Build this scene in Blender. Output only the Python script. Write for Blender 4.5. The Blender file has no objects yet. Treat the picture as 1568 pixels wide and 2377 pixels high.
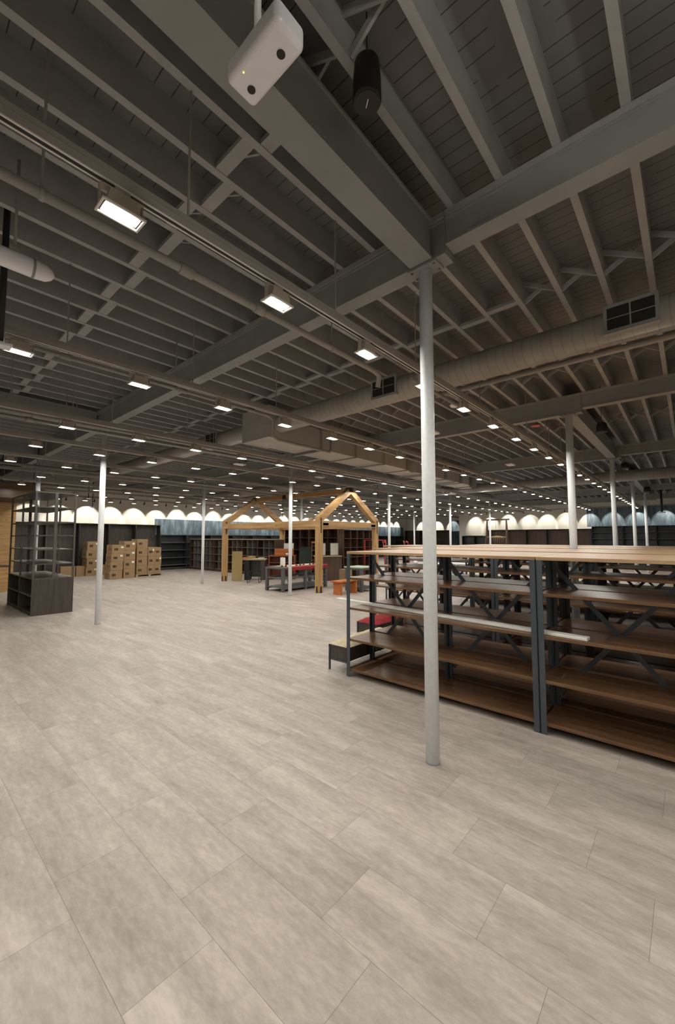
import bpy, math, random
from mathutils import Vector, Matrix
random.seed(7)
S = bpy.context.scene
COL = S.collection

# ---------------------------------------------------------------- camera
CAM_H, F_PX, YAW, PITCH, ROLL = 1.7, 930.78, 0.719764, 0.0643368, -0.00036
fw = Vector((math.cos(PITCH)*math.cos(YAW), math.cos(PITCH)*math.sin(YAW), math.sin(PITCH)))
rt = Vector((math.sin(YAW), -math.cos(YAW), 0)); up = rt.cross(fw)
r2 = rt*math.cos(ROLL)+up*math.sin(ROLL); u2 = up*math.cos(ROLL)-rt*math.sin(ROLL)
cam = bpy.data.objects.new('camera', bpy.data.cameras.new('camera')); COL.objects.link(cam)
M = Matrix.Identity(4)
for i in range(3):
    M[i][0] = r2[i]; M[i][1] = u2[i]; M[i][2] = -fw[i]
M[2][3] = CAM_H
cam.matrix_world = M
cam.data.sensor_fit = 'VERTICAL'; cam.data.sensor_height = 24.0
cam.data.lens = 24.0*F_PX/2377.0
cam.data.clip_start = 0.05; cam.data.clip_end = 200
S.camera = cam

# ---------------------------------------------------------------- light levels
LAMP_POWER = 260.0       # emission of the lamp lenses
WASH_POWER = 46.0       # watts of each wall spotlight
EXPOSURE = 0.0
w = bpy.data.worlds.new('world'); S.world = w; w.use_nodes = True
w.node_tree.nodes['Background'].inputs[0].default_value = (0.02, 0.022, 0.025, 1)
w.node_tree.nodes['Background'].inputs[1].default_value = 1.0
S.view_settings.view_transform = 'Standard'; S.view_settings.look = 'None'
S.view_settings.exposure = EXPOSURE; S.view_settings.gamma = 1.0
S.view_settings.use_curve_mapping = False
S.cycles.max_bounces = 8; S.cycles.diffuse_bounces = 5; S.cycles.glossy_bounces = 3
S.cycles.sample_clamp_indirect = 6.0

# ---------------------------------------------------------------- materials
def newmat(name):
    m = bpy.data.materials.new(name); m.use_nodes = True
    nt = m.node_tree; return m, nt, nt.nodes['Principled BSDF']
def N(nt, t, **kw):
    n = nt.nodes.new(t)
    for k, v in kw.items():
        if k in n.inputs.keys(): n.inputs[k].default_value = v
        else: setattr(n, k, v)
    return n
def L(nt, a, b): nt.links.new(a, b)
def math_(nt, op, a, b=None, c=None):
    n = nt.nodes.new('ShaderNodeMath'); n.operation = op
    for i, v in enumerate((a, b, c)):
        if v is None: continue
        if isinstance(v, (int, float)): n.inputs[i].default_value = v
        else: L(nt, v, n.inputs[i])
    return n.outputs[0]
def ramp(nt, fac, stops):
    n = nt.nodes.new('ShaderNodeValToRGB'); e = n.color_ramp.elements
    while len(e) < len(stops): e.new(0.5)
    for i, (p, c) in enumerate(stops):
        e[i].position = p; e[i].color = (*c, 1) if len(c) == 3 else c
    L(nt, fac, n.inputs[0]); return n.outputs[0]
def mix(nt, fac, a, b, blend='MIX'):
    n = nt.nodes.new('ShaderNodeMix'); n.data_type = 'RGBA'; n.blend_type = blend
    for idx, v in ((0, fac), (6, a), (7, b)):
        if isinstance(v, (int, float)): n.inputs[idx].default_value = v
        elif isinstance(v, tuple): n.inputs[idx].default_value = (*v[:3], 1)
        else: L(nt, v, n.inputs[idx])
    return n.outputs[2]
def mapping(nt, scale, coord='Object', loc=(0, 0, 0)):
    tc = nt.nodes.new('ShaderNodeTexCoord'); mp = nt.nodes.new('ShaderNodeMapping')
    mp.inputs['Scale'].default_value = scale; mp.inputs['Location'].default_value = loc
    L(nt, tc.outputs[coord], mp.inputs[0]); return mp.outputs[0]
def noise(nt, vec, scale, detail=4, rough=0.55):
    n = nt.nodes.new('ShaderNodeTexNoise'); n.inputs['Scale'].default_value = scale
    n.inputs['Detail'].default_value = detail; n.inputs['Roughness'].default_value = rough
    L(nt, vec, n.inputs['Vector']); return n.outputs[0]

def paint(name, col, rough=0.6, metal=0.0, var=0.12, scale=6.0, bump=0.0):
    m, nt, b = newmat(name)
    v = mapping(nt, (1, 1, 1))
    f = noise(nt, v, scale, 5, 0.6)
    c = ramp(nt, f, [(0.3, tuple(x*(1-var) for x in col)), (0.7, tuple(min(1, x*(1+var)) for x in col))])
    L(nt, c, b.inputs['Base Color'])
    b.inputs['Roughness'].default_value = rough; b.inputs['Metallic'].default_value = metal
    if bump:
        bp = nt.nodes.new('ShaderNodeBump'); bp.inputs['Strength'].default_value = bump
        bp.inputs['Distance'].default_value = 0.01
        L(nt, noise(nt, v, scale*12, 3), bp.inputs['Height']); L(nt, bp.outputs[0], b.inputs['Normal'])
    return m
def wood(name, dark, light, axis='Y', rough=0.5, scale=1.0, knots=0.0, vary=0.0):
    m, nt, b = newmat(name)
    st = {'X': (1.2, 14, 14), 'Y': (14, 1.2, 14), 'Z': (14, 14, 1.2)}[axis]
    v = mapping(nt, tuple(s*scale for s in st))
    f1 = noise(nt, v, 1.3, 6, 0.65)
    v2 = mapping(nt, tuple(s*scale*4 for s in st))
    f2 = noise(nt, v2, 1.0, 3, 0.6)
    f = math_(nt, 'ADD', math_(nt, 'MULTIPLY', f1, 0.7), math_(nt, 'MULTIPLY', f2, 0.3))
    c = ramp(nt, f, [(0.32, dark), (0.68, light)])
    if knots:
        vo = nt.nodes.new('ShaderNodeTexVoronoi'); vo.inputs['Scale'].default_value = 2.2
        L(nt, mapping(nt, {'X': (.5, 1, 1), 'Y': (1, .5, 1), 'Z': (1, 1, .5)}[axis]), vo.inputs['Vector'])
        k = ramp(nt, vo.outputs['Distance'], [(0.03, (1, 1, 1)), (0.09, (0, 0, 0))])
        c = mix(nt, math_(nt, 'MULTIPLY', k, knots), c, tuple(x*.35 for x in dark))
    if vary:
        oi = nt.nodes.new('ShaderNodeObjectInfo')
        s = math_(nt, 'ADD', math_(nt, 'MULTIPLY', oi.outputs['Random'], vary), 1-vary/2)
        hs = nt.nodes.new('ShaderNodeHueSaturation'); L(nt, c, hs.inputs['Color']); L(nt, s, hs.inputs['Value'])
        c = hs.outputs[0]
    L(nt, c, b.inputs['Base Color']); b.inputs['Roughness'].default_value = rough
    return m

def floor_material():
    m, nt, b = newmat('vinyl_plank_floor')
    g = nt.nodes.new('ShaderNodeNewGeometry'); sp = nt.nodes.new('ShaderNodeSeparateXYZ')
    L(nt, g.outputs['Position'], sp.inputs[0])
    W_, L_ = 0.3675, 0.84
    rx = math_(nt, 'DIVIDE', math_(nt, 'SUBTRACT', sp.outputs[0], 0.65), W_)
    row = math_(nt, 'FLOOR', rx); fx = math_(nt, 'SUBTRACT', rx, row)
    off = math_(nt, 'ADD', math_(nt, 'MULTIPLY', row, 0.28), 0.755)
    ry = math_(nt, 'DIVIDE', math_(nt, 'SUBTRACT', sp.outputs[1], off), L_)
    pl = math_(nt, 'FLOOR', ry); fy = math_(nt, 'SUBTRACT', ry, pl)
    dx = math_(nt, 'MULTIPLY', math_(nt, 'MINIMUM', fx, math_(nt, 'SUBTRACT', 1.0, fx)), W_)
    dy = math_(nt, 'MULTIPLY', math_(nt, 'MINIMUM', fy, math_(nt, 'SUBTRACT', 1.0, fy)), L_)
    d = math_(nt, 'MINIMUM', dx, dy)
    seam = math_(nt, 'LESS_THAN', d, 0.0011)
    cb = nt.nodes.new('ShaderNodeCombineXYZ'); L(nt, row, cb.inputs[0]); L(nt, pl, cb.inputs[1])
    wn = nt.nodes.new('ShaderNodeTexWhiteNoise'); wn.noise_dimensions = '2D'; L(nt, cb.outputs[0], wn.inputs['Vector'])
    # grain runs along the planks, shifted per plank
    mp = nt.nodes.new('ShaderNodeMapping'); mp.inputs['Scale'].default_value = (7.5, 1.1, 1)
    L(nt, g.outputs['Position'], mp.inputs[0])
    av = nt.nodes.new('ShaderNodeVectorMath'); av.operation = 'MULTIPLY_ADD'
    L(nt, wn.outputs['Color'], av.inputs[0]); av.inputs[1].default_value = (30, 30, 30); L(nt, mp.outputs[0], av.inputs[2])
    n1 = noise(nt, av.outputs[0], 1.0, 7, 0.62)
    mp2 = nt.nodes.new('ShaderNodeMapping'); mp2.inputs['Scale'].default_value = (34, 11, 1)
    L(nt, g.outputs['Position'], mp2.inputs[0])
    n2 = noise(nt, mp2.outputs[0], 1.0, 4, 0.7)
    mp3 = nt.nodes.new('ShaderNodeMapping'); mp3.inputs['Scale'].default_value = (1.6, .5, 1)
    L(nt, g.outputs['Position'], mp3.inputs[0])
    n3 = noise(nt, mp3.outputs[0], 1.0, 3, 0.5)
    f = math_(nt, 'ADD', math_(nt, 'ADD', math_(nt, 'MULTIPLY', n1, 0.50), math_(nt, 'MULTIPLY', n2, 0.34)), math_(nt, 'MULTIPLY', n3, 0.16))
    c = ramp(nt, f, [(0.34, (0.29, 0.253, 0.226)), (0.49, (0.415, 0.370, 0.336)), (0.64, (0.58, 0.527, 0.476))])
    tint = ramp(nt, wn.outputs['Value'], [(0.0, (0.96, 0.96, 0.97)), (1.0, (1.04, 1.03, 1.02))])
    c = mix(nt, 1.0, c, tint, 'MULTIPLY')
    c = mix(nt, math_(nt, 'MULTIPLY', seam, 0.62), c, (0.10, 0.085, 0.075))
    L(nt, c, b.inputs['Base Color'])
    b.inputs['Roughness'].default_value = 0.42
    b.inputs['Specular IOR Level'].default_value = 0.35
    bp = nt.nodes.new('ShaderNodeBump'); bp.inputs['Strength'].default_value = 0.25; bp.inputs['Distance'].default_value = 0.003
    L(nt, f, bp.inputs['Height']); L(nt, bp.outputs[0], b.inputs['Normal'])
    return m
def deck_material():
    m, nt, b = newmat('painted_roof_boards')
    g = nt.nodes.new('ShaderNodeNewGeometry'); sp = nt.nodes.new('ShaderNodeSeparateXYZ')
    L(nt, g.outputs['Position'], sp.inputs[0])
    rx = math_(nt, 'DIVIDE', sp.outputs[0], 0.108); fx = math_(nt, 'FRACT', rx)
    seam = math_(nt, 'LESS_THAN', fx, 0.06)
    nn = noise(nt, mapping(nt, (1.2, .6, 1)), 2.0, 4)
    brk = math_(nt, 'GREATER_THAN', nn, 0.40)
    c = ramp(nt, nn, [(0.3, (0.15, 0.155, 0.16)), (0.7, (0.21, 0.215, 0.22))])
    c = mix(nt, math_(nt, 'MULTIPLY', math_(nt, 'MULTIPLY', seam, brk), 0.8), c, (0.02, 0.02, 0.02))
    L(nt, c, b.inputs['Base Color']); b.inputs['Roughness'].default_value = 0.75
    return m
def blue_material(name='mottled_blue_wall', k=1.0):
    m, nt, b = newmat(name)
    v = mapping(nt, (3.2, 3.2, 0.7)); f = noise(nt, v, 1.4, 7, 0.7)
    c = ramp(nt, f, [(0.32, (0.045*k, 0.065*k, 0.085*k)), (0.5, (0.10*k, 0.145*k, 0.185*k)), (0.68, (0.25*k, 0.32*k, 0.38*k))])
    L(nt, c, b.inputs['Base Color']); b.inputs['Roughness'].default_value = 0.55
    return m
def plank_wall_material():
    m, nt, b = newmat('knotty_pine_boards')
    v = mapping(nt, (1, 1, 9)); f = noise(nt, v, 2.2, 6, 0.6)
    c = ramp(nt, f, [(0.3, (0.42, 0.24, 0.09)), (0.7, (0.62, 0.40, 0.17))])
    g = nt.nodes.new('ShaderNodeNewGeometry'); sp = nt.nodes.new('ShaderNodeSeparateXYZ'); L(nt, g.outputs['Position'], sp.inputs[0])
    fr = math_(nt, 'FRACT', math_(nt, 'DIVIDE', sp.outputs[2], 0.14))
    c = mix(nt, math_(nt, 'MULTIPLY', math_(nt, 'LESS_THAN', fr, 0.05), 0.7), c, (0.12, 0.06, 0.02))
    vo = nt.nodes.new('ShaderNodeTexVoronoi'); vo.inputs['Scale'].default_value = 3.0
    L(nt, mapping(nt, (1, 1, 1.6)), vo.inputs['Vector'])
    k = ramp(nt, vo.outputs['Distance'], [(0.04, (1, 1, 1)), (0.1, (0, 0, 0))])
    c = mix(nt, math_(nt, 'MULTIPLY', k, 0.8), c, (0.10, 0.04, 0.015))
    L(nt, c, b.inputs['Base Color']); b.inputs['Roughness'].default_value = 0.5
    return m
def glow(name, col, strength):
    m, nt, b = newmat(name)
    b.inputs['Base Color'].default_value = (*col, 1)
    b.inputs['Emission Color'].default_value = (*col, 1); b.inputs['Emission Strength'].default_value = strength
    return m

MT = {}
MT['floor'] = floor_material()
MT['deck'] = deck_material()
MT['joist'] = paint('grey_painted_timber', (0.32, 0.325, 0.325), 0.7, var=.12, scale=3)
MT['beam'] = paint('grey_painted_steel', (0.27, 0.28, 0.28), 0.6, var=.1, scale=3)
MT['duct'] = None
MT['sheet'] = paint('pale_sheet_metal_paint', (0.42, 0.40, 0.37), 0.5, var=.08, scale=3)
MT['pipe'] = paint('grey_painted_pipe', (0.30, 0.285, 0.26), 0.5, var=.1, scale=4)
MT['track'] = paint('grey_track', (0.33, 0.31, 0.29), 0.4, var=.05)
MT['slot'] = paint('dark_slot', (0.015, 0.015, 0.015), 0.6)
MT['strut'] = paint('pale_strut_edge', (0.72, 0.69, 0.64), 0.4, var=.05)
MT['black'] = paint('matte_black', (0.012, 0.012, 0.013), 0.55)
MT['lamp_body'] = paint('grey_lamp_body', (0.42, 0.38, 0.31), 0.45, var=.06)
MT['white_pl'] = paint('white_plastic', (0.84, 0.85, 0.90), 0.35, var=.04)
MT['white_col'] = paint('white_column_paint', (0.86, 0.90, 0.94), 0.38, var=.05, scale=25, bump=.15)
MT['wall'] = paint('warm_white_wall', (0.74, 0.72, 0.66), 0.75, var=.04, scale=1.5)
MT['grey_wall'] = paint('grey_back_wall', (0.30, 0.29, 0.27), 0.75)
MT['blue'] = blue_material()
MT['blue_dark'] = paint('dark_blue_board', (0.028, 0.036, 0.045), 0.5, var=.3, scale=2)
MT['espresso'] = wood('espresso_laminate', (0.020, 0.016, 0.013), (0.050, 0.040, 0.034), 'Z', 0.5, .6)
MT['ash'] = wood('grey_brown_laminate', (0.030, 0.026, 0.021), (0.085, 0.072, 0.060), 'Z', 0.42, 1.0)
MT['ash_top'] = wood('grey_brown_shelf', (0.06, 0.052, 0.043), (0.14, 0.122, 0.10), 'Y', 0.35, 1.0)
MT['brown'] = wood('brown_bookcase_wood', (0.045, 0.024, 0.015), (0.10, 0.056, 0.036), 'Z', 0.5, .8)
MT['edge'] = paint('greyed_shelf_edge', (0.15, 0.135, 0.12), 0.5)
MT['gunmetal'] = paint('gunmetal_frame', (0.085, 0.10, 0.12), 0.42, 0.35, var=.15, scale=8)
MT['bronze'] = paint('grey_bronze_frame', (0.105, 0.095, 0.085), 0.45, 0.3, var=.1)
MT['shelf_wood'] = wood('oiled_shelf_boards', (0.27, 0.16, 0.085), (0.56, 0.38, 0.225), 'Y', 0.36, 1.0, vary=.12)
MT['shelf_shaded'] = wood('oiled_boards_shade_toned', (0.085, 0.042, 0.020), (0.215, 0.115, 0.058), 'Y', 0.3, 1.0, vary=.15)  # same wood as the top boards, shade between shelves put into the colour
MT['timber'] = wood('honey_timber_z', (0.30, 0.165, 0.066), (0.57, 0.36, 0.165), 'Z', 0.55, .45, knots=.7)
MT['timber_x'] = wood('honey_timber_x', (0.30, 0.165, 0.066), (0.57, 0.36, 0.165), 'X', 0.55, .45, knots=.7)
MT['timber_y'] = wood('honey_timber_y', (0.30, 0.165, 0.066), (0.57, 0.36, 0.165), 'Y', 0.55, .45, knots=.7)
MT['pine'] = plank_wall_material()
MT['orange'] = wood('orange_bench_wood', (0.36, 0.095, 0.018), (0.60, 0.21, 0.055), 'X', 0.35, .6)
MT['canopy'] = wood('brown_canopy_boards', (0.10, 0.065, 0.035), (0.22, 0.15, 0.085), 'X', 0.3, .5)
MT['redwood'] = wood('reddish_desk_wood', (0.16, 0.042, 0.018), (0.33, 0.10, 0.045), 'X', 0.35, .6)
MT['card'] = paint('brown_cardboard', (0.33, 0.22, 0.12), 0.8, var=.08, scale=3)
MT['card2'] = paint('pale_cardboard', (0.36, 0.27, 0.12), 0.8, var=.06, scale=3)
MT['print'] = paint('brown_box_print', (0.13, 0.075, 0.04), 0.8)
MT['tape'] = paint('carton_tape', (0.24, 0.14, 0.07), 0.4)
MT['label'] = paint('white_paper_label', (0.85, 0.84, 0.80), 0.6, var=.03)
MT['pallet'] = wood('pallet_wood', (0.33, 0.24, 0.14), (0.55, 0.44, 0.29), 'X', 0.7)
MT['table_grey'] = paint('grey_table_frame', (0.10, 0.10, 0.105), 0.5, var=.15)
MT['cream'] = paint('cream_fabric', (0.72, 0.64, 0.46), 0.9, var=.15, scale=14, bump=.5)
MT['white_cloth'] = paint('white_board', (0.86, 0.86, 0.82), 0.6)
MT['red'] = paint('deep_red_fabric', (0.30, 0.012, 0.02), 0.8, var=.25, scale=12)
MT['redmetal'] = paint('red_enamel', (0.38, 0.02, 0.02), 0.35)
MT['green'] = paint('pale_green_top', (0.42, 0.52, 0.40), 0.6)
MT['bluepl'] = paint('blue_plastic', (0.05, 0.16, 0.42), 0.4)
MT['pink'] = paint('pink_petal', (0.75, 0.25, 0.33), 0.8)
MT['straw'] = paint('dried_grass', (0.80, 0.48, 0.22), 0.8, var=.2)
MT['mirror'] = paint('pale_panel_face', (0.62, 0.63, 0.57), 0.3, var=.08, scale=4)
MT['darkgreen'] = paint('dark_green_cover', (0.012, 0.022, 0.016), 0.6)
MT['lens'] = glow('lamp_lens', (1.0, 0.945, 0.84), LAMP_POWER)
MT['far_lens'] = MT['lens']
MT['led'] = glow('yellow_led', (0.9, 1.0, 0.1), 3.0)
MT['spot_lens'] = glow('spot_lens', (1.0, 0.9, 0.72), 12.0)

def duct_material():
    m, nt, b = newmat('spiral_duct_paint')
    g = nt.nodes.new('ShaderNodeNewGeometry'); sp = nt.nodes.new('ShaderNodeSeparateXYZ'); L(nt, g.outputs['Position'], sp.inputs[0])
    v = math_(nt, 'ADD', math_(nt, 'DIVIDE', sp.outputs[1], 0.10), math_(nt, 'MULTIPLY', sp.outputs[0], 1.4))
    fr = math_(nt, 'FRACT', v)
    h = math_(nt, 'LESS_THAN', fr, 0.14)
    c = ramp(nt, noise(nt, mapping(nt, (1, 1, 1)), 3, 3), [(0.3, (0.30, 0.285, 0.26)), (0.7, (0.38, 0.36, 0.335))])
    c = mix(nt, math_(nt, 'MULTIPLY', h, 0.25), c, (0.12, 0.11, 0.10))
    L(nt, c, b.inputs['Base Color']); b.inputs['Roughness'].default_value = 0.5
    bp = nt.nodes.new('ShaderNodeBump'); bp.inputs['Strength'].default_value = 0.5; bp.inputs['Distance'].default_value = 0.006
    L(nt, h, bp.inputs['Height']); L(nt, bp.outputs[0], b.inputs['Normal'])
    return m
MT['duct'] = duct_material()

# ---------------------------------------------------------------- mesh helpers
class MB:
    def __init__(s): s.v = []; s.f = []; s.sm = []
    def add(s, vs, fs, smooth=False):
        o = len(s.v); s.v += [tuple(v) for v in vs]; s.f += [tuple(i+o for i in f) for f in fs]; s.sm += [smooth]*len(fs); return s
    def box(s, x0, x1, y0, y1, z0, z1):
        if x0 > x1: x0, x1 = x1, x0
        if y0 > y1: y0, y1 = y1, y0
        if z0 > z1: z0, z1 = z1, z0
        return s.add([(x0,y0,z0),(x1,y0,z0),(x1,y1,z0),(x0,y1,z0),(x0,y0,z1),(x1,y0,z1),(x1,y1,z1),(x0,y1,z1)],
              [(0,3,2,1),(4,5,6,7),(0,1,5,4),(1,2,6,5),(2,3,7,6),(3,0,4,7)])
    def bar(s, a, b, w, h, upv=(0, 0, 1)):
        a = Vector(a); b = Vector(b); d = (b-a).normalized(); u = Vector(upv)
        sd = d.cross(u)
        if sd.length < 1e-4: sd = d.cross(Vector((1, 0, 0)))
        sd.normalize(); u = sd.cross(d).normalized()
        vs = []
        for p in (a, b):
            for i, j in ((-1,-1),(1,-1),(1,1),(-1,1)): vs.append(p+sd*(i*w/2)+u*(j*h/2))
        return s.add(vs, [(0,1,2,3),(7,6,5,4),(0,4,5,1),(1,5,6,2),(2,6,7,3),(3,7,4,0)])
    def tube(s, pts, r, n=10, caps=True):
        pts = [Vector(p) for p in pts]; rs = r if isinstance(r, (list, tuple)) else [r]*len(pts)
        o = len(s.v); prev = None
        for i, p in enumerate(pts):
            if i == 0: d = pts[1]-p
            elif i == len(pts)-1: d = p-pts[i-1]
            else: d = (pts[i+1]-p).normalized()+(p-pts[i-1]).normalized()
            d.normalize()
            if prev is None:
                a = d.cross(Vector((0, 0, 1)))
                if a.length < 1e-3: a = d.cross(Vector((1, 0, 0)))
            else: a = prev-d*prev.dot(d)
            a.normalize(); prev = a; b = d.cross(a)
            for k in range(n):
                t = 2*math.pi*k/n; s.v.append(tuple(p+(a*math.cos(t)+b*math.sin(t))*rs[i]))
        for i in range(len(pts)-1):
            for k in range(n):
                s.f.append((o+i*n+k, o+i*n+(k+1) % n, o+(i+1)*n+(k+1) % n, o+(i+1)*n+k)); s.sm.append(True)
        if caps:
            s.f.append(tuple(o+k for k in range(n))[::-1]); s.sm.append(False)
            e = o+(len(pts)-1)*n; s.f.append(tuple(e+k for k in range(n))); s.sm.append(False)
        return s
    def prism(s, poly, axis, a, b):
        # poly: list of 2-D points; axis extruded from a to b
        n = len(poly); vs = []
        for t in (a, b):
            for p, q in poly: vs.append({'x': (t, p, q), 'y': (p, t, q), 'z': (p, q, t)}[axis])
        return s.add(vs, [tuple(range(n))[::-1], tuple(range(n, 2*n))]+[(i, (i+1) % n, n+(i+1) % n, n+i) for i in range(n)])
    def build(s, name, mat, parent=None, bevel=0.0, label=None):
        me = bpy.data.meshes.new(name); me.from_pydata(s.v, [], s.f); me.update()
        for p, q in zip(me.polygons, s.sm): p.use_smooth = q
        import bmesh
        bm = bmesh.new(); bm.from_mesh(me); bmesh.ops.recalc_face_normals(bm, faces=bm.faces); bm.to_mesh(me); bm.free()
        me.materials.append(mat)
        o = bpy.data.objects.new(name, me); COL.objects.link(o)
        if parent: o.parent = parent
        if bevel:
            md = o.modifiers.new('bevel', 'BEVEL'); md.width = bevel; md.segments = 2; md.limit_method = 'ANGLE'
        if label: o['label'] = label
        return o
def tag(o, label=None, cat=None, group=None, kind=None):
    if label: o['label'] = label
    if cat: o['category'] = cat
    if group: o['group'] = group
    if kind: o['kind'] = kind
    return o
def empty(name, loc=(0, 0, 0), rz=0.0):
    o = bpy.data.objects.new(name, None); o.location = loc; o.rotation_euler = (0, 0, rz); o.empty_display_size = .1
    COL.objects.link(o); return o
def thing(name, label, cat, loc=(0, 0, 0), rz=0.0, group=None):
    return tag(empty(name, loc, rz), label, cat, group)
def dup(root, loc, rz=None, label=None, group=None):
    r = root.copy(); COL.objects.link(r); r.location = loc
    if rz is not None: r.rotation_euler = (0, 0, rz)
    if label: r['label'] = label
    if group: r['group'] = group
    for ch in list(root.children):
        c = ch.copy(); COL.objects.link(c); c.parent = r
        for g in list(ch.children):
            d = g.copy(); COL.objects.link(d); d.parent = c
    return r
ORD = ['zeroth','first','second','third','fourth','fifth','sixth','seventh','eighth','ninth','tenth','eleventh','twelfth','thirteenth',
       'fourteenth','fifteenth','sixteenth','seventeenth','eighteenth','nineteenth','twentieth']
def ordinal(n):
    if n <= 20: return ORD[n]
    return {2: 'twenty-', 3: 'thirty-'}[n//10]+ORD[n % 10] if n % 10 else {2: 'twentieth', 3: 'thirtieth', 4: 'fortieth'}[n//10]

# ---------------------------------------------------------------- room shell
YL, XF, XD, YC = 21.5, 30.5, 35.0, 13.8      # left wall, far wall, deeper wall, corner
ZC = 4.48
def struct(mb, name, mat): return tag(mb.build(name, mat), kind='structure')
struct(MB().box(-6, XD, -6, YL, -.1, 0), 'floor', MT['floor'])
struct(MB().box(-6, XD, YL, YL+.15, 0, ZC), 'wall_left', MT['wall'])
struct(MB().box(XF, XF+.15, -6, YC, 0, ZC), 'wall_far', MT['wall'])
struct(MB().box(XF+.15, XD, YC-.15, YC, 0, ZC), 'wall_recess_side', MT['wall'])
struct(MB().box(XD, XD+.15, YC-.15, YL+.15, 0, ZC), 'wall_recess', MT['wall'])
struct(MB().box(-6.15, -6, -6, YL, 0, ZC), 'wall_back', MT['wall'])
struct(MB().box(-6, XF, -6.15, -6, 0, ZC), 'wall_right', MT['wall'])
# blue painted areas above the cases
struct(MB().box(9.68, 34.5, YL-.03, YL-.001, 1.87, 2.72), 'trim_1', MT['blue'])
struct(MB().box(XF-.03, XF-.001, -5.9, 5.0, 2.44, 3.62), 'trim_2', MT['blue'])
struct(MB().box(XD-.03, XD-.001, 15.8, 16.6, 0.1, 3.3), 'trim_3', MT['blue'])
struct(MB().box(XF-.06, XF-.001, -5.9, 5.05, 3.62, 3.66), 'trim_4', MT['strut'])

ceiling = struct(MB().box(-6, XD, -6, YL, ZC, ZC+.06), 'ceiling', MT['deck'])
JZ0 = 4.24
jm = None
ys = [0.54+0.367*k for k in range(-17, 58)]
for y in ys:
    if y > YL-.05: continue
    if jm is None:
        j = MB().box(-6, XD, -.026, .026, JZ0, ZC).build('ceiling_joist', MT['joist'], ceiling); jm = j
    else:
        j = jm.copy(); COL.objects.link(j); j.parent = ceiling
    j.location = (0, y, 0)
BX = [2.855, 8.06, 13.4, 18.75, 24.2, 29.6, -2.4]
def i_beam(mb, axis, c, a, b, z0, z1, wd=.15, tf=.02):
    # steel section with bottom and top flange
    def bx(o0, o1, p0, p1):
        if axis == 'y': mb.box(c+o0, c+o1, a, b, p0, p1)
        else: mb.box(a, b, c+o0, c+o1, p0, p1)
    bx(-wd/2, wd/2, z0, z0+tf); bx(-wd/2, wd/2, z1-tf, z1); bx(-wd/2+.012, wd/2-.012, z0+tf, z1-tf)
for x in BX:
    y1 = YL if x < 30 else YL
    mb = MB(); i_beam(mb, 'y', x, 1.33, y1, 3.90, 4.19); mb.build('steel_beam', MT['beam'], ceiling)
    MB().box(x-.085, x+.085, 1.33, y1, 4.192, 4.238).build('timber_plate', MT['joist'], ceiling)
    mb = MB(); i_beam(mb, 'y', x-.005, -6, 1.325, 3.965, 4.19); mb.build('steel_beam', MT['beam'], ceiling)
    MB().box(x-.085, x+.085, -6, 1.325, 4.192, 4.238).build('timber_plate', MT['joist'], ceiling)
for x0, x1 in ((-2.3, 2.77), (8.15, 13.31), (18.84, 24.11)):
    for y in (1.535, 8.95, 13.5):
        mb = MB(); i_beam(mb, 'x', y, x0, x1, 3.905, 4.235, wd=.20); mb.build('steel_girder', MT['beam'], ceiling)
# blocking and cross bridging between joists, one row per bay
yy = [y for y in ys if -2 < y < YL-.5]
bays = [(1.5, 'flat'), (4.5, 'cross'), (6.9, 'cross'), (10.6, 'cross'), (16.1, 'cross'), (21.4, 'cross'), (26.8, 'cross')]
for bxp, kd in bays:
    mb = MB()
    for i, y in enumerate(yy[:-1]):
        ya, yb = y+.021, yy[i+1]-.021
        if bxp == 1.5 and y > 1.6:
            sx = .05*(1 if i % 2 else -1)
            mb.box(bxp+sx-.045, bxp+sx+.045, ya, yb, 4.245, 4.28)
            mb.bar((bxp+sx+.09, ya, 4.26), (bxp+sx+.09, yb, 4.44), .05, .018, (1, 0, 0))
        elif y > 1.2 and bxp == 4.5:
            sx = .05*(1 if i % 2 else -1)
            mb.box(bxp+sx-.04, bxp+sx+.04, ya, yb, 4.245, 4.28)
        else:
            mb.bar((bxp-.03, ya, 4.26), (bxp-.03, yb, 4.45), .045, .018, (1, 0, 0))
            mb.bar((bxp+.03, ya, 4.45), (bxp+.03, yb, 4.26), .045, .018, (1, 0, 0))
    tag(mb.build('joist_bridging', MT['joist'], ceiling), kind='stuff')

# ---------------------------------------------------------------- columns
def column(x, y, label, r=.053):
    t = thing('support_column', label, 'column', (x, y, 0), group=None)
    MB().tube([(0, 0, .008), (0, 0, 3.885)], r, 28).build('shaft', MT['white_col'], t)
    mb = MB().box(-.075, .075, -.13, .13, 3.885, 3.899)
    for sy in (-.1, .1):
        for sx in (-.045, .045): mb.tube([(sx, sy, 3.868), (sx, sy, 3.885)], .011, 6)
    mb.build('cap_plate', MT['beam'], t)
    MB().tube([(0, 0, 0), (0, 0, .008)], r*1.03, 28).build('base_ring', MT['beam'], t)
    return t
column(2.855, 1.54, 'nearest white round steel column, standing before the wood topped shelving')
column(2.93, 8.9, 'white round column on open floor left of the carton stacks')
column(2.81, 13.42, 'white round column right behind the tall dark open display tower')
column(8.06, 1.54, 'white column rising between the wooden shelf rows, second in the right hand line', .06)
column(13.4, 1.54, 'white column behind the shelf rows, third in the right hand line', .06)
column(18.8, 1.54, 'white column far right, fourth in the right hand line', .06)
column(24.4, 1.54, 'white column near the blue far wall, last in the right hand line', .06)
column(8.06, 8.93, 'white column in front of the grey table with red cloth')
column(8.08, 13.85, 'white column left of the timber house frame, by the low bookcases')
column(13.35, 8.97, 'white column behind the near end of the wood topped shelving')
column(13.3, 13.95, 'white column seen inside the timber house frame beside dried grasses')
column(18.75, 8.95, 'white column right of the nearest column, toward the far wall')
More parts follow.
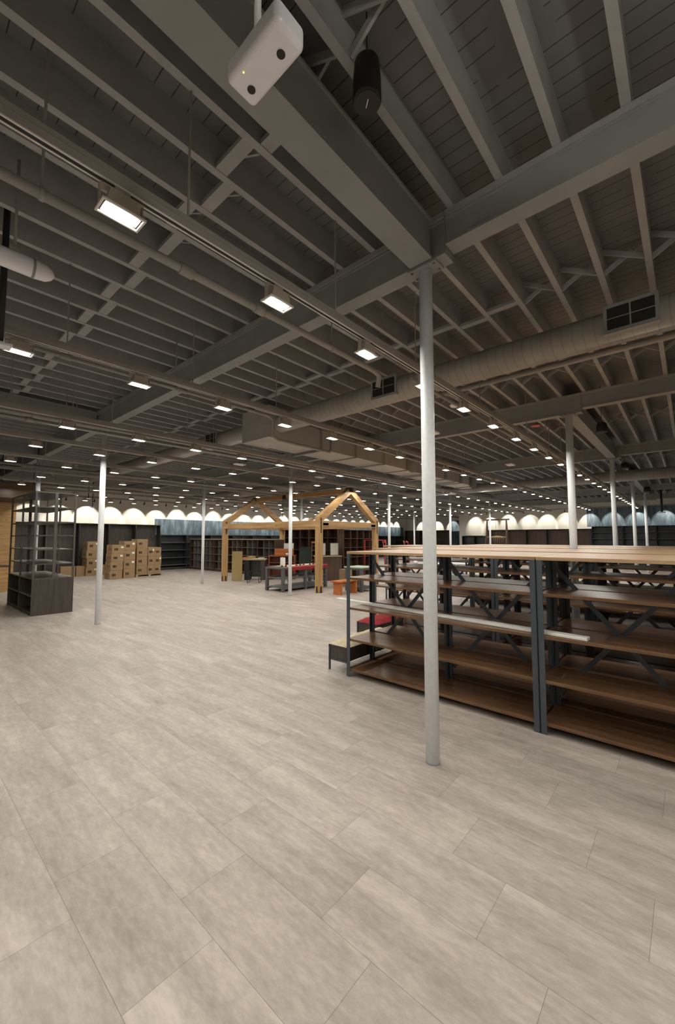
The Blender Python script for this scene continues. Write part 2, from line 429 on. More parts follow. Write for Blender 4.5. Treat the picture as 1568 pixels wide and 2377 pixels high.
column(24.1, 8.97, 'thin white column beside the A-frame stand at the far wall')
column(24.2, 14.2, 'thin white column before the far recess, left of the nearest column')

# ---------------------------------------------------------------- tracks and lamps
TZ = 3.40
ROWS = [2.03, 4.22, 6.65, 8.42, 10.45, 12.6, 14.8, 17.0, 19.2]
def make_track(y, x0, x1, label, rods=True, group=None):
    t = thing('lighting_track', label, 'track', (0, y, 0), group=group)
    MB().box(x0, x1, -.021, .021, TZ+.006, TZ+.045).build('track_body', MT['track'], t)
    mb = MB().box(x0, x1, -.021, -.012, TZ, TZ+.006).box(x0, x1, .012, .021, TZ, TZ+.006)
    mb.build('track_lip', MT['strut'], t)
    MB().box(x0, x1, -.012, .012, TZ+.004, TZ+.0055).build('track_slot', MT['slot'], t)
    MB().box(x0, x1, -.021, .021, TZ+.046, TZ+.075).build('strut_channel', MT['pipe'], t)
    if rods:
        k = 0; x = 1.05
        while x > x0+1.2: x -= 1.24
        while x < x1:
            if abs(x-4.89) > .2 and not (abs(x-6.05) < .08 and y < 3.3) and not (abs(x-16.1) < .2 and y < 10) and not (abs(x-10.5) < .2 and y > 10):
                MB().tube([(x, 0, TZ+.07), (x, 0, ZC)], .0065, 6, False).build('hanger_rod', MT['pipe'], t)
            x += 1.24
    return t
for i, y in enumerate(ROWS):
    xs = -3.5 if i < 2 else (-2.5 if y < 12 else (.4 if y < 16 else 3.0))
    make_track(y, xs, 28.6 if y < 13 else 33, 'ceiling lighting track carrying a row of lamps, %s track from the right' % ordinal(i+1))
for y in (-.2, -2.5):
    make_track(y, -3.5, 10, 'ceiling lighting track carrying lamps, above the wooden shelving to the right', rods=False, group='tracks beyond the right edge')

def ELL(a, b, z):
    return [(a*abs(math.cos(q))**.75*(1 if math.cos(q) > 0 else -1), b*abs(math.sin(q))**.75*(1 if math.sin(q) > 0 else -1), z) for q in [2*math.pi*k/20 for k in range(20)]]
def lamp_proto(detail=True):
    t = empty('track_lamp')
    # local origin on the lens, z up; track is .12 above
    lens = MB().add(ELL(.078, .042, 0), [tuple(range(20))])
    body = MB()
    v = [(-.082,-.043,.003),(.082,-.043,.003),(.082,.043,.003),(-.082,.043,.003),(-.06,-.035,.085),(.06,-.035,.085),(.06,.035,.085),(-.06,.035,.085)]
    body.add(v, [(0,1,2,3),(4,5,6,7),(0,1,5,4),(1,2,6,5),(2,3,7,6),(3,0,4,7)])
    bez = MB()
    for a in ((-.1,.1,-.056,-.046),(-.1,.1,.046,.056),(-.1,-.09,-.046,.046),(.09,.1,-.046,.046)): bez.box(*a, -.004, .006)
    arm = MB().box(-.1,-.094,-.014,.014,.006,.098).box(.094,.1,-.014,.014,.006,.098).box(-.1,.1,-.02,.02,.094,.102)
    stem = MB().box(-.035,.035,-.016,.016,.1,.124)
    lo = lens.build('lens', MT['lens'], t)
    # keep the lens facing down
    me = lo.data
    if me.polygons[0].normal.z > 0: me.flip_normals()
    body.build('housing', MT['lamp_body'], t); bez.build('bezel', MT['strut'], t)
    arm.build('yoke', MT['lamp_body'], t); stem.build('track_adapter', MT['track'], t)
    return t
proto = lamp_proto()
lz = TZ-.122
def lamp_far_proto():
    t = empty('track_lamp')
    lo = MB().add(ELL(.078, .042, 0), [tuple(range(20))]).build('lens', MT['lens'], t)
    if lo.data.polygons[0].normal.z > 0: lo.data.flip_normals()
    b = MB(); v = [(-.095,-.055,.003),(.095,-.055,.003),(.095,.055,.003),(-.095,.055,.003),(-.075,-.042,.09),(.075,-.042,.09),(.075,.042,.09),(-.075,.042,.09)]
    b.add(v, [(0,1,2,3),(4,5,6,7),(0,1,5,4),(1,2,6,5),(2,3,7,6),(3,0,4,7)])
    b.box(-.1,-.094,-.014,.014,.0,.098).box(.094,.1,-.014,.014,.0,.098).box(-.1,.1,-.02,.02,.094,.122)
    b.build('housing', MT['lamp_body'], t)
    return t
fproto = lamp_far_proto()
used_p = used_f = False
GRP = 'lamps on the ceiling tracks'
def put_lamp(x, y, label, far, group=GRP):
    global used_p, used_f
    if far:
        if used_f: o = dup(fproto, (x, y, lz), 0.0, label, group)
        else: o = fproto; o.location = (x, y, lz); used_f = True
    else:
        if used_p: o = dup(proto, (x, y, lz), 0.0, label, group)
        else: o = proto; o.location = (x, y, lz); used_p = True
    tag(o, label, 'lamp', group)
for i, y in enumerate(ROWS):
    n = 0
    for k in range(27):
        x = .705+.995*k
        if i >= 2 and k == 0: continue
        if x < y/6.6: continue
        if k == 10 and y in (10.45, 12.6): continue      # the ridge beam stands there
        if y > 16 and x < 3.4: continue
        n += 1
        put_lamp(x, y, 'lit rectangular lamp head on the %s ceiling track from the right, %s from camera' % (ordinal(i+1), ordinal(n)), x > 11)
for y in (-.2, -2.5):
    for k in range(-3, 8):
        put_lamp(.705+.995*k, y, 'lit rectangular lamp head on a track beyond the right edge', False, 'lamps beyond the right edge')
for i, y in enumerate(ROWS[:4]):
    for k in range(-3, 0):
        put_lamp(.705+.995*k, y, 'lit rectangular lamp head on a track overhead behind the camera', False, 'lamps behind the camera')

o = dup(proto, (.80, -.42, 3.36), 0.0, 'added unseen lamp head tilted up to brighten the roof beyond the right edge', 'lamps beyond the right edge')
o.rotation_euler = (math.radians(132), 0, math.radians(-40))  # unseen extra lamp, added to brighten the ceiling in place of lens haze
# wall washing spotlights
def spot_proto():
    t = empty('wall_spotlight')
    MB().tube([(0, 0, 0), (0, .045, -.055)], [.03, .036], 12).build('barrel', MT['black'], t)
    MB().box(-.012, .012, -.012, .012, 0, .1).build('arm', MT['black'], t)
    l = MB().tube([(0, .046, -.0565), (0, .048, -.059)], .026, 12).build('lens', MT['spot_lens'], t)
    return t
sp = spot_proto(); sp_used = False
def wash(x, y, z, rz, tgt, label, group, power):
    global sp_used
    if sp_used: o = dup(sp, (x, y, z), rz, label, group)
    else:
        o = sp; o.location = (x, y, z); o.rotation_euler = (0, 0, rz); sp_used = True
    tag(o, label, 'spotlight', group)
    ld = bpy.data.lights.new('spot_beam', 'SPOT'); ld.energy = power; ld.spot_size = math.radians(58); ld.spot_blend = .12
    ld.shadow_soft_size = .03; ld.color = (1.0, .93, .80)
    lo = bpy.data.objects.new('spot_beam', ld); COL.objects.link(lo); lo.parent = o
    d = (Vector(tgt)-Vector((x, y, z))).normalized()
    q = d.to_track_quat('-Z', 'Y').to_matrix().to_4x4()
    lo.matrix_parent_inverse = Matrix.Identity(4)
    lo.matrix_basis = (Matrix.Translation((x, y, z)) @ Matrix.Rotation(rz, 4, 'Z')).inverted() @ (Matrix.Translation(Vector((x, y, z))+d*.09) @ q)
wt = thing('lighting_track', 'thin track along the left wall carrying small black spotlights', 'track')
MB().box(3.2, 34.6, YL-1.02, YL-.98, 3.52, 3.56).build('track_body', MT['track'], wt)
for k in range(8):
    x = 4+4*k
    if x < 34: MB().tube([(x, YL-1, 3.56), (x, YL-1, ZC)], .006, 6, False).build('hanger_rod', MT['pipe'], wt)
wt = thing('lighting_track', 'thin track along the far wall carrying small black spotlights', 'track')
MB().box(XF-1.02, XF-.98, -3, YC+.5, 3.57, 3.61).build('track_body', MT['track'], wt)
for k in range(5):
    y = -2+3.7*k; MB().tube([(XF-1, y, 3.61), (XF-1, y, ZC)], .006, 6, False).build('hanger_rod', MT['pipe'], wt)
n = 0; x = 4.2
while x < 34:
    n += 1; j = random.uniform(-.12, .12)
    wash(x, YL-1, 3.42, 0, (x+j, YL, 2.68+random.uniform(-.12, .12)), 'small black spotlight aimed at the left wall, %s from its near end' % ordinal(n), 'spotlights washing the left wall', WASH_POWER)
    x += 1.12
n = 0; y = -1.6
while y < YC-.3:
    n += 1; j = random.uniform(-.2, .2)
    wash(XF-1, y, 3.47, -math.pi/2, (XF, y+j, 2.75+random.uniform(-.18, .15)), 'small black spotlight aimed at the far wall, %s from the right' % ordinal(n), 'spotlights washing the far wall', WASH_POWER)
    y += 1.28
for n, y in enumerate((14.8, 16.4, 18.0, 19.6)):
    wash(XD-1, y, 3.45, -math.pi/2, (XD, y, 2.7), 'small black spotlight aimed into the far recess, %s from the right' % ordinal(n+1), 'spotlights in the far recess', WASH_POWER*1.3)

# ---------------------------------------------------------------- ducts and pipes
d = thing('round_duct', 'long grey spiral duct crossing under the ceiling behind the nearest column', 'duct')
MB().tube([(4.89, -5, 3.86), (4.89, 16.5, 3.86)], .172, 40).build('duct_shell', MT['duct'], d)
for y in (.34, 3.24, 7.85):
    g = MB().box(4.70, 4.86, y-.22, y+.22, 3.73, 4.02).build('register_box', MT['beam'], d)
    MB().box(4.699, 4.7, y-.19, y+.19, 3.765, 3.985).build('register_opening', MT['slot'], g)
    gm = MB()
    gm.box(4.692, 4.699, y-.19, y+.19, 3.872, 3.878)
    gm.box(4.690, 4.699, y-.006, y+.006, 3.765, 3.985)
    gm.build('register_louvre', MT['pipe'], g)
d = thing('round_duct', 'thin grey round duct running just beyond the large spiral duct', 'duct')
MB().tube([(6.05, -5, 4.08), (6.05, 3.1, 4.08)], .04, 20).build('duct_shell', MT['pipe'], d)
d = thing('rectangular_duct', 'long flat bottomed rectangular duct with cross seams running toward the far wall', 'duct')
MB().box(4.62, 5.25, 5.72, 6.55, 3.555, 4.15).build('plenum', MT['sheet'], d)
mb = MB()
mb.box(5.25, 9.4, 5.74, 6.5, 3.56, 3.96)
mb.build('duct_shell', MT['sheet'], d)
mb = MB(); mb.prism([(9.4, 5.74), (9.9, 5.9), (10.0, 5.78), (13.6, 5.78), (14.6, 6.1), (14.6, 6.5), (9.4, 6.5)], 'z', 3.56, 3.96)
mb.build('duct_shell', MT['sheet'], d)
for k in range(8):
    x = 6.0+1.15*k; MB().box(x, x+.035, 5.70, 6.55, 3.535, 3.99).build('seam_flange', MT['pipe'], d)
for k in range(5):
    x = 6.0+2.1*k
    if x < 14: MB().box(x-.02, x+.02, 5.68, 6.58, 3.50, 3.53).build('hanger_bar', MT['beam'], d)
for k in range(4):
    x = 6.3+2.3*k
    for yq in (5.72, 6.54): MB().tube([(x, yq, 3.97), (x, yq, ZC)], .006, 6, False).build('hanger_rod', MT['pipe'], d)
d = thing('round_duct', 'dark round duct crossing high in front of the blue far wall', 'duct')
MB().tube([(16.1, -5, 3.73), (16.1, 9.8, 3.73)], .18, 24).build('duct_shell', MT['duct'], d)
d = thing('round_duct', 'pale round duct crossing above the timber house frame', 'duct')
MB().tube([(10.5, 10.3, 3.68), (10.5, 20.2, 3.68)], .18, 24).build('duct_shell', MT['duct'], d)

def pipe(pts, r, label, hangers=(), couplings=()):
    t = thing('ceiling_pipe', label, 'pipe')
    MB().tube(pts, r, 14).build('pipe_run', MT['pipe'], t)
    for x in couplings:
        a = Vector(pts[0]); b = Vector(pts[1]); dd = (b-a).normalized(); p = a+dd*x
        MB().tube([p-dd*.05, p+dd*.05], r*1.35, 14).build('coupling', MT['pipe'], t)
    for x in hangers:
        a = Vector(pts[0]); b = Vector(pts[1]); dd = (b-a).normalized(); p = a+dd*x
        MB().tube([p, (p.x, p.y, ZC)], .008, 6, False).build('hanger_rod', MT['pipe'], t)
        MB().tube([p-dd*.012, p+dd*.012], r*1.2, 14).build('hanger_clamp', MT['beam'], t)
pipe([(-3, 2.62, 3.6), (3.62, 2.62, 3.6), (3.72, 2.62, 3.57), (3.75, 2.66, 3.45)], .030, 'grey pipe running below the first track, ending beside the spiral duct', (3.5, 5.9), (4.35, 5.0))
pipe([(3.9, 2.3, 3.5), (27, 2.3, 3.5)], .022, 'thin grey pipe following the first lighting track to the far wall', (2, 6, 10, 14, 18))
pipe([(-1, 4.85, 3.6), (3.9, 4.85, 3.6), (4.0, 4.85, 3.55), (4.0, 4.85, 3.3), (4.1, 4.85, 3.25), (5.3, 4.85, 3.25), (5.35, 4.85, 3.3), (5.35, 4.85, 3.5), (5.45, 4.85, 3.55), (26, 4.85, 3.55)], .024, 'grey pipe below the second track with a dip under the duct', (1.5, 3.4), (2.2, 3.5))
pipe([(-1, 7.55, 3.6), (15.8, 7.55, 3.6)], .034, 'upper of two parallel grey pipes above the left column', (3, 5.6, 8, 12, 16), (2.5, 7))
pipe([(-1, 7.9, 3.6), (15.8, 7.9, 3.6)], .030, 'lower of two parallel grey pipes above the left column', (3, 5.6, 8, 12, 16), (2.5, 7))
pipe([(0, 11.9, 3.44), (27, 11.9, 3.44)], .035, 'grey pipe crossing above the dark display tower', (4, 8, 12, 16, 20))
pipe([(2, 15.9, 3.45), (30, 15.9, 3.45)], .035, 'grey pipe running high before the left wall', (4, 8, 12, 16, 20))

# thin red cable along the joist beside the big girder
t = tag(MB().tube([(-.5, 2.045, 4.30), (1.2, 2.05, 4.27), (2.7, 2.045, 4.29)], .004, 6).build('red_cable', MT['redmetal']),
        'thin red cable running along a ceiling joist left of the big girder', 'cable')

# ---------------------------------------------------------------- hanging devices
t = thing('people_counter', 'white rounded sensor box with two round black lenses hanging at the top', 'sensor', (.79, 1.025, 3.3))
body = MB().box(-.062, .062, -.14, .14, 0, .085).build('casing', MT['white_pl'], t); 
md = body.modifiers.new('bevel', 'BEVEL'); md.width = .022; md.segments = 5
for dy, dx in ((.085, .01), (-.075, .01)):
    r = MB().tube([(dx-.0, dy, -.0015), (dx, dy, .004)], .0175, 24).build('lens_ring', MT['white_pl'], t)
    MB().tube([(dx, dy, -.003), (dx, dy, -.001)], .0145, 24).build('lens', MT['black'], r, label='black lens')
MB().tube([(-.04, .062, -.002), (-.04, .062, 0)], .002, 8).build('indicator_light', MT['led'], t)
MB().box(.055, .0635, -.12, .12, .05, .07).build('side_ridge', MT['white_pl'], t)
MB().box(-.02, .02, -.06, .06, .085, .11).build('bracket', MT['black'], t)
MB().tube([(-.03, .0, .085), (-.03, .0, 1.0)], .012, 12).build('pole', MT['white_pl'], t)

def speaker(x, y, z0, zt, r, hgt, label):
    t = thing('pendant_speaker', label, 'speaker', (x, y, z0))
    MB().tube([(0, 0, 0), (0, 0, .012), (0, 0, hgt*.55), (0, 0, hgt*.9), (0, 0, hgt)], [r*.93, r, r*.97, r*.86, r*.6], 32).build('body', MT['black'], t)
    MB().tube([(0, 0, -.003), (0, 0, 0)], r*.85, 32).build('grille', MT['slot'], t)
    MB().tube([(0, 0, hgt), (0, 0, zt-z0)], .004, 6).build('cable', MT['black'], t)
    return t
sk = speaker(1.57, 1.17, 3.965, ZC, .075, .245, 'black cylindrical speaker hanging from a cable near the big girder')
MB().box(-.022, .022, -.002, .002, -.0045, -.003).build('badge', MT['label'], sk, label='small white badge').rotation_euler = (0, 0, .9)
speaker(8.6, 1.12, 3.62, ZC, .09, .17, 'black pendant speaker above the second column of the right hand line')
speaker(20.3, 1.2, 3.55, ZC, .12, .2, 'black pendant speaker hanging far right before the blue wall')
speaker(15.5, 1.45, 3.9, ZC, .11, .18, 'black pendant speaker under the dark roof beams at right')

t = thing('tube_housing', 'white cylindrical housing with rounded end hanging at the left edge', 'housing', (0, 3.32, 3.55))
MB().tube([(-.9, 0, 0), (.62, 0, 0), (.68, 0, 0), (.715, 0, 0), (.73, 0, 0)], [.062, .062, .055, .035, .01], 28).build('tube_body', MT['white_pl'], t)
MB().tube([(.60, 0, 0), (.615, 0, 0)], .0645, 28).build('end_ring', MT['beam'], t)
for x in (.50, -.5):
    MB().tube([(x, -.03, .06), (x, -.03, .69)], .009, 8).build('hanger_rod', MT['pipe'], t)
    MB().box(x-.03, x+.03, -.05, -.01, .05, .075).build('bracket', MT['pipe'], t)

def pole_sensor(x, y, zb, zt, label, plate=.1, rz=0.0, r=.016):
    t = thing('pole_sensor', label, 'sensor', (x, y, zb), rz)
    MB().box(-plate, plate, -plate*.7, plate*.7, 0, .03).build('sensor_plate', MT['white_pl'], t, bevel=.008)
    MB().tube([(0, 0, .03), (0, 0, zt-zb)], r, 12).build('pole', MT['black'], t)
    MB().box(-.05, .05, -.05, .05, zt-zb, zt-zb+.01).build('ceiling_flange', MT['black'], t)
    return t
pole_sensor(.54, 3.93, 3.17, ZC, 'pale square sensor plate on thick black pole at the left edge', .07, 0, .022)
pole_sensor(5.25, 17.4, 3.2, ZC, 'pale sensor on a black pole above the left cartons', .07)
pole_sensor(5.9, 19.0, 2.98, ZC, 'pale sensor on a long black pole before the left wall', .07)
pole_sensor(26.8, 1.02, 3.0, ZC, 'white sensor plate on a long black pole before the blue wall', .22, 0, .05)
pole_sensor(13.2, 15.2, 2.75, ZC, 'sensor on black pole seen through the left gable', .05)
pole_sensor(15.3, 10.9, 2.78, ZC, 'sensor on black pole seen through the right gable', .05)
def disc(x, y, z, r, mat, label, name='access_point', cat='device'):
    t = thing(name, label, cat, (x, y, z))
    MB().tube([(0, 0, 0), (0, 0, .02), (0, 0, .035)], [r*.8, r, r*.75], 20).build('casing', mat, t)
    MB().tube([(0, 0, .035), (0, 0, ZC-z)], .006, 6).build('hanger_rod', MT['pipe'], t)
disc(5.5, 2.52, 3.63, .075, MT['white_pl'], 'pale round disc device hanging right of the nearest column')
disc(8.3, 2.15, 3.86, .1, MT['redmetal'], 'red round disc alarm hanging above the right hand column', 'alarm_disc', 'alarm')
def pad(x, y, z, label):
    t = thing('access_point', label, 'device', (x, y, z))
    MB().box(-.16, .16, -.1, .1, 0, .04).build('casing', MT['white_pl'], t, bevel=.015)
    MB().tube([(0, 0, .04), (0, 0, ZC-z)], .006, 6).build('hanger_rod', MT['pipe'], t)
pad(6.55, 3.47, 3.6, 'pale rectangular wireless unit just right of the nearest column')
pad(12.0, 3.83, 3.8, 'pale rectangular wireless unit above the shelf rows')
pad(6.7, 9.6, 3.78, 'pale rectangular wireless unit above the timber frame')
pad(9.6, 9.2, 3.7, 'pale rectangular wireless unit beside the ridge beam')
pad(17.5, 2.4, 3.75, 'small pale wireless unit far right before the column')

# ---------------------------------------------------------------- wood topped shelving units
UL = 2.2
LEV = [1.53, 1.21, .84, .46, .10]
def angle_post(mb, x, y, sx, sy, z0, z1, w=.05, t=.006):
    # L-angle, corner at x,y opening toward sx, sy
    mb.box(x, x+sx*t, y, y+sy*w, z0, z1); mb.box(x, x+sx*w, y, y+sy*t, z0, z1)
def shelf_unit(mid, UD, ta, tb):
    # local: x 0..UD, y 0 (left end) .. -UL; mid = distances of the inner post rows
    t = empty('shelving_unit')
    for cx, sx in ((0, 1), (UD, -1)):
        for cy, sy in ((0, -1), (-UL, 1)):
            p = MB(); angle_post(p, cx, cy, sx, sy, 0, 1.50); p.build('post', MT['gunmetal'], t)
    for mx in mid:
        for cy, sy in ((0, -1), (-UL, 1), (-UL/2+.003, 1), (-UL/2-.003, -1)):
            p = MB(); angle_post(p, mx-.003, cy, -1, sy, 0, 1.50, .045); angle_post(p, mx+.003, cy, 1, sy, 0, 1.50, .045)
            p.build('centre_post', MT['gunmetal'], t)
    for mx in mid[:1]:
        for cy, sy in ((0, -1), (-UL, 1)):
            b = MB()
            for z in (1.38, 1.28, .3, .2):
                for dx in (-.02, .02): b.tube([(mx+dx, cy+sy*.006, z), (mx+dx, cy+sy*.012, z)], .006, 6)
            b.build('bolt', MT['slot'], t)
    cuts = [0]+list(mid)+[UD]
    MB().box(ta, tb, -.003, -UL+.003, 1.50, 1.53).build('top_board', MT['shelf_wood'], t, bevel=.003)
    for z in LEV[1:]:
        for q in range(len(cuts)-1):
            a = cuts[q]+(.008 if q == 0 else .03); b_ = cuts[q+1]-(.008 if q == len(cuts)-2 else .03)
            MB().box(a, b_, -.008, -UL+.008, z-.028, z).build('shelf', MT['shelf_shaded'], t, bevel=.003)
    for mx in mid:
        for c0 in (0, -UL/2):
            for k_, (za, zb) in enumerate(((1.40, .22), (.22, 1.40))):
                xo = mx+.02*(1 if k_ else -1)
                MB().bar((xo, c0-.05, za), (xo, c0-UL/2+.05, zb), .006, .042, (0, 0, 1)).build('brace', MT['gunmetal'], t)
    return t
rows = [((.52,), 1.04, -.005, 1.25, 3.88, (3.25, 1.045), ('nearest wood topped steel shelving unit, its open left end facing the empty floor', 'wood topped shelving unit cut by the right edge, front row')),
        ((.52,), 1.04, -.02, 1.84, 6.05, (4.41, 2.205, 0), ('wood topped shelving unit at left end of the second row', 'wood topped shelving unit, second along the second row', 'wood topped shelving unit at right of the second row')),
        ((.52,), 1.04, -.10, 1.55, 8.3, (5.7, 3.495, 1.29), ('wood topped shelving unit at left end of the third row', 'wood topped shelving unit, second along the third row', 'wood topped shelving unit at right of the third row')),
        ((.52,), 1.04, -.45, 1.3, 10.5, (4.6, 2.395, .19), ('wood topped shelving unit at left end of the rearmost row', 'wood topped shelving unit, second along the rearmost row', 'wood topped shelving unit at right of the rearmost row'))]
for mid, dep, ta, tb, x, ysr, labs in rows:
    u0 = shelf_unit(mid, dep, ta, tb)
    for i, (y, lab) in enumerate(zip(ysr, labs)):
        if i == 0: o = u0; o.location = (x, y, 0)
        else: o = dup(u0, (x, y, 0))
        o.scale = (1, 1, 1.0 if x < 4 else .987)
        tag(o, lab, 'shelving', 'wood topped shelving units')
# long white board lying on the front shelf
tag(MB().bar((4.25, 3.72, .855), (3.95, .67, .855), .085, .028).build('white_board', MT['white_cloth'], bevel=.004),
    'long white board lying on the middle shelf of the nearest shelving unit', 'board')

# cushioned storage benches at the shelving end
def storage_bench(x, y, ln, wd, lab, cush, name='storage_bench'):
    t = thing(name, lab, 'bench', (x, y, 0))
    for lx in (0, ln-.02):
        for ly in (0, -wd+.02):
            MB().box(lx, lx+.02, ly-.02, ly, 0, .32).build('leg', MT['gunmetal'], t)
    b = MB().box(.01, ln-.01, -.01, -wd+.01, .15, .31).build('storage_box', MT['ash'], t)
    MB().box(0, ln, 0, -wd, .305, .325).build('frame', MT['gunmetal'], t)
    MB().box(0, ln, 0, -.02, .13, .15).build('rail', MT['gunmetal'], t)
    MB().box(0, .02, 0, -wd, .13, .15).build('rail', MT['gunmetal'], t)
    c = MB(); nx, ny = 14, 6
    vs = []; fs = []
    for i in range(nx+1):
        for j in range(ny+1):
            u, v = i/nx, j/ny
            z = .325+.065*(math.sin(math.pi*u)**.25 if 0 < u < 1 else 0)*(math.sin(math.pi*v)**.35 if 0 < v < 1 else 0)+.006*math.sin(i*1.9+j*2.3)
            vs.append((-.01+u*(ln+.02), .01-v*(wd+.02), max(.327, z)))
    n = len(vs)
    for i in range(nx):
        for j in range(ny):
            a = i*(ny+1)+j; fs.append((a, a+1, a+ny+2, a+ny+1))
    vs += [(-.01, .01, .325), (ln+.01, .01, .325), (ln+.01, -wd-.01, .325), (-.01, -wd-.01, .325)]
    fs.append((n, n+1, n+2, n+3))
    c.add(vs, fs, True); c.build('cushion', cush, t)
    return t
storage_bench(3.93, 3.60, 1.15, .33, 'low dark wood storage bench with cream cushion beside the nearest shelving end', MT['cream'])
storage_bench(5.25, 4.18, 0.75, .42, 'low dark wood storage bench with red cushion behind the nearest shelving', MT['red'])

# ---------------------------------------------------------------- dark display tower round a column
t = thing('display_tower', 'tall dark display tower with open metal shelves over a cubby base', 'shelving', (2.23, 10.8, 0))
TWX, TWY, TB = .79, 2.42, .81
base = MB()
base.box(0, TWX, 0, .02, 0, TB-.02).build('end_panel', MT['ash'], t)
MB().box(0, TWX, TWY-.02, TWY, 0, TB-.02).build('end_panel', MT['ash'], t)
MB().box(0, TWX, .0, TWY, TB-.02, TB).build('base_top', MT['ash_top'], t)
MB().box(.4, .42, .02, TWY-.02, .02, TB-.02).build('back_panel', MT['ash'], t)
MB().box(.0, TWX, .02, TWY-.02, .06, .08).build('bottom_board', MT['ash'], t)
MB().box(.03, .05, .02, TWY-.02, 0, .06).build('toe_kick', MT['espresso'], t)
MB().box(0, TWX, TWY/2-.012, TWY/2+.012, .08, TB-.02).build('divider', MT['ash'], t)
MB().box(0.0, .4, .02, TWY-.02, .42, .44).build('cubby_shelf', MT['ash_top'], t)
for px in (0.018, TWX/2, TWX-.018):
    for py in (.012, TWY/2, TWY-.012):
        if abs(px-TWX/2) < .01 and py not in (.012, TWY-.012): continue
        wq = .036 if abs(px-TWX/2) > .01 else .06
        MB().box(px-wq/2, px+wq/2, py-.016, py+.016, TB, 2.74).build('post', MT['bronze'], t)
for z in (1.13, 1.45, 1.765, 2.07, 2.40, 2.735):
    s = MB().box(.0, TWX, .0, .025, z-.022, z).box(0, TWX, TWY-.025, TWY, z-.022, z).box(0, .02, 0, TWY, z-.022, z).box(TWX-.02, TWX, 0, TWY, z-.022, z)
    s.build('shelf_frame', MT['bronze'], t)
    if z in (1.13, 1.45, 2.07, 2.40, 2.735):
        MB().box(.03, TWX-.03, .025, TWY-.025, z-.016, z-.002).build('shelf', MT['ash_top'], t)

# ---------------------------------------------------------------- pine clad counter area at the left edge
t = thing('pine_counter', 'pine boarded counter front at the left edge behind the display tower', 'counter', (0, 0, 0))
MB().box(-3, 2.8, 16.45, 17.2, 0, .78).build('front_boards', MT['pine'], t)
MB().box(-3, 2.82, 16.43, 17.25, .78, .81).build('counter_top', MT['espresso'], t)
struct(MB().box(-3, 3.15, 17.9, 18.1, 0, 2.98), 'wall_pine', MT['pine'])
t = thing('timber_canopy', 'brown timber clad canopy hanging over the pine counter', 'canopy')
MB().box(-3, 3.3, 15.8, 15.9, 2.95, 3.4).build('fascia', MT['canopy'], t)
MB().box(-3, 3.3, 15.9, 18.1, 2.95, 3.0).build('soffit', MT['espresso'], t)
for x in (.2, 2.4, 3.2): MB().tube([(x, 15.85, 3.4), (x, 15.85, ZC)], .01, 6).build('hanger_rod', MT['black'], t)

# ---------------------------------------------------------------- bookcases on the walls
def case_unit(w, h, d, cols, shelves, mat, back, name='bookcase', bright=None):
    # local: width along x, front at y=0, back at y=d
    t = empty(name)
    MB().box(0, .025, 0, d, 0, h).build('side_panel', mat, t)
    MB().box(w-.025, w, 0, d, 0, h).build('side_panel', mat, t)
    MB().box(.025, w-.025, 0, d, h-.03, h).build('top', mat, t)
    MB().box(.025, w-.025, d-.015, d, 0, h-.03).build('back_panel', back, t)
    MB().box(.025, w-.025, .03, .05, 0, .08).build('plinth', mat, t)
    for c in range(1, cols):
        x = .025+(w-.05)*c/cols
        MB().box(x-.01, x+.01, .005, d-.015, .08, h-.03).build('divider', MT['edge'] if bright else mat, t)
    for z in shelves:
        MB().box(.025, w-.025, .003, d-.015, z-.02, z).build('shelf', MT['edge'] if bright else mat, t)
    return t
# left wall: dark empty units
p = case_unit(1.25, 2.38, .42, 1, (), MT['espresso'], MT['ash'])
for k in range(6):
    x = 2.3+1.25*k
    lab = 'tall dark empty wall bookcase on the left wall, %s from the pine counter' % ordinal(k+1)
    o = p if k == 0 else dup(p, (0, 0, 0))
    o.location = (x, YL-.43, 0); tag(o, lab, 'bookcase', 'tall dark bookcases on the left wall')
p = case_unit(1.5, 1.86, .4, 1, (.1, .25, .64, 1.05, 1.45), MT['blue_dark'], MT['blue_dark'], bright=True)
for k in range(16):
    x = 9.82+1.505*k
    o = p if k == 0 else dup(p, (0, 0, 0))
    o.location = (x, YL-.44, 0)
    tag(o, 'low dark blue backed bookcase under the blue wall panel, %s from the left' % ordinal(k+1), 'bookcase', 'blue backed bookcases on the left wall')
# recess
p = case_unit(1.6, 2.4, .4, 1, (), MT['espresso'], MT['brown'])
for k in range(3):
    o = p if k == 0 else dup(p, (0, 0, 0))
    o.location = (XD-.42, 21.35-1.605*k, 0); o.rotation_euler = (0, 0, -math.pi/2)
    tag(o, 'tall dark bookcase in the far recess, %s from the left' % ordinal(k+1), 'bookcase', 'bookcases in the far recess')
p = case_unit(.72, 2.3, .35, 1, (.5, .9, 1.3, 1.7), MT['blue_dark'], MT['blue'], bright=True)
p.location = (XD-.42, 16.52, 0); p.rotation_euler = (0, 0, -math.pi/2)
tag(p, 'narrow blue backed bookcase in the far recess beside the white corner', 'bookcase')
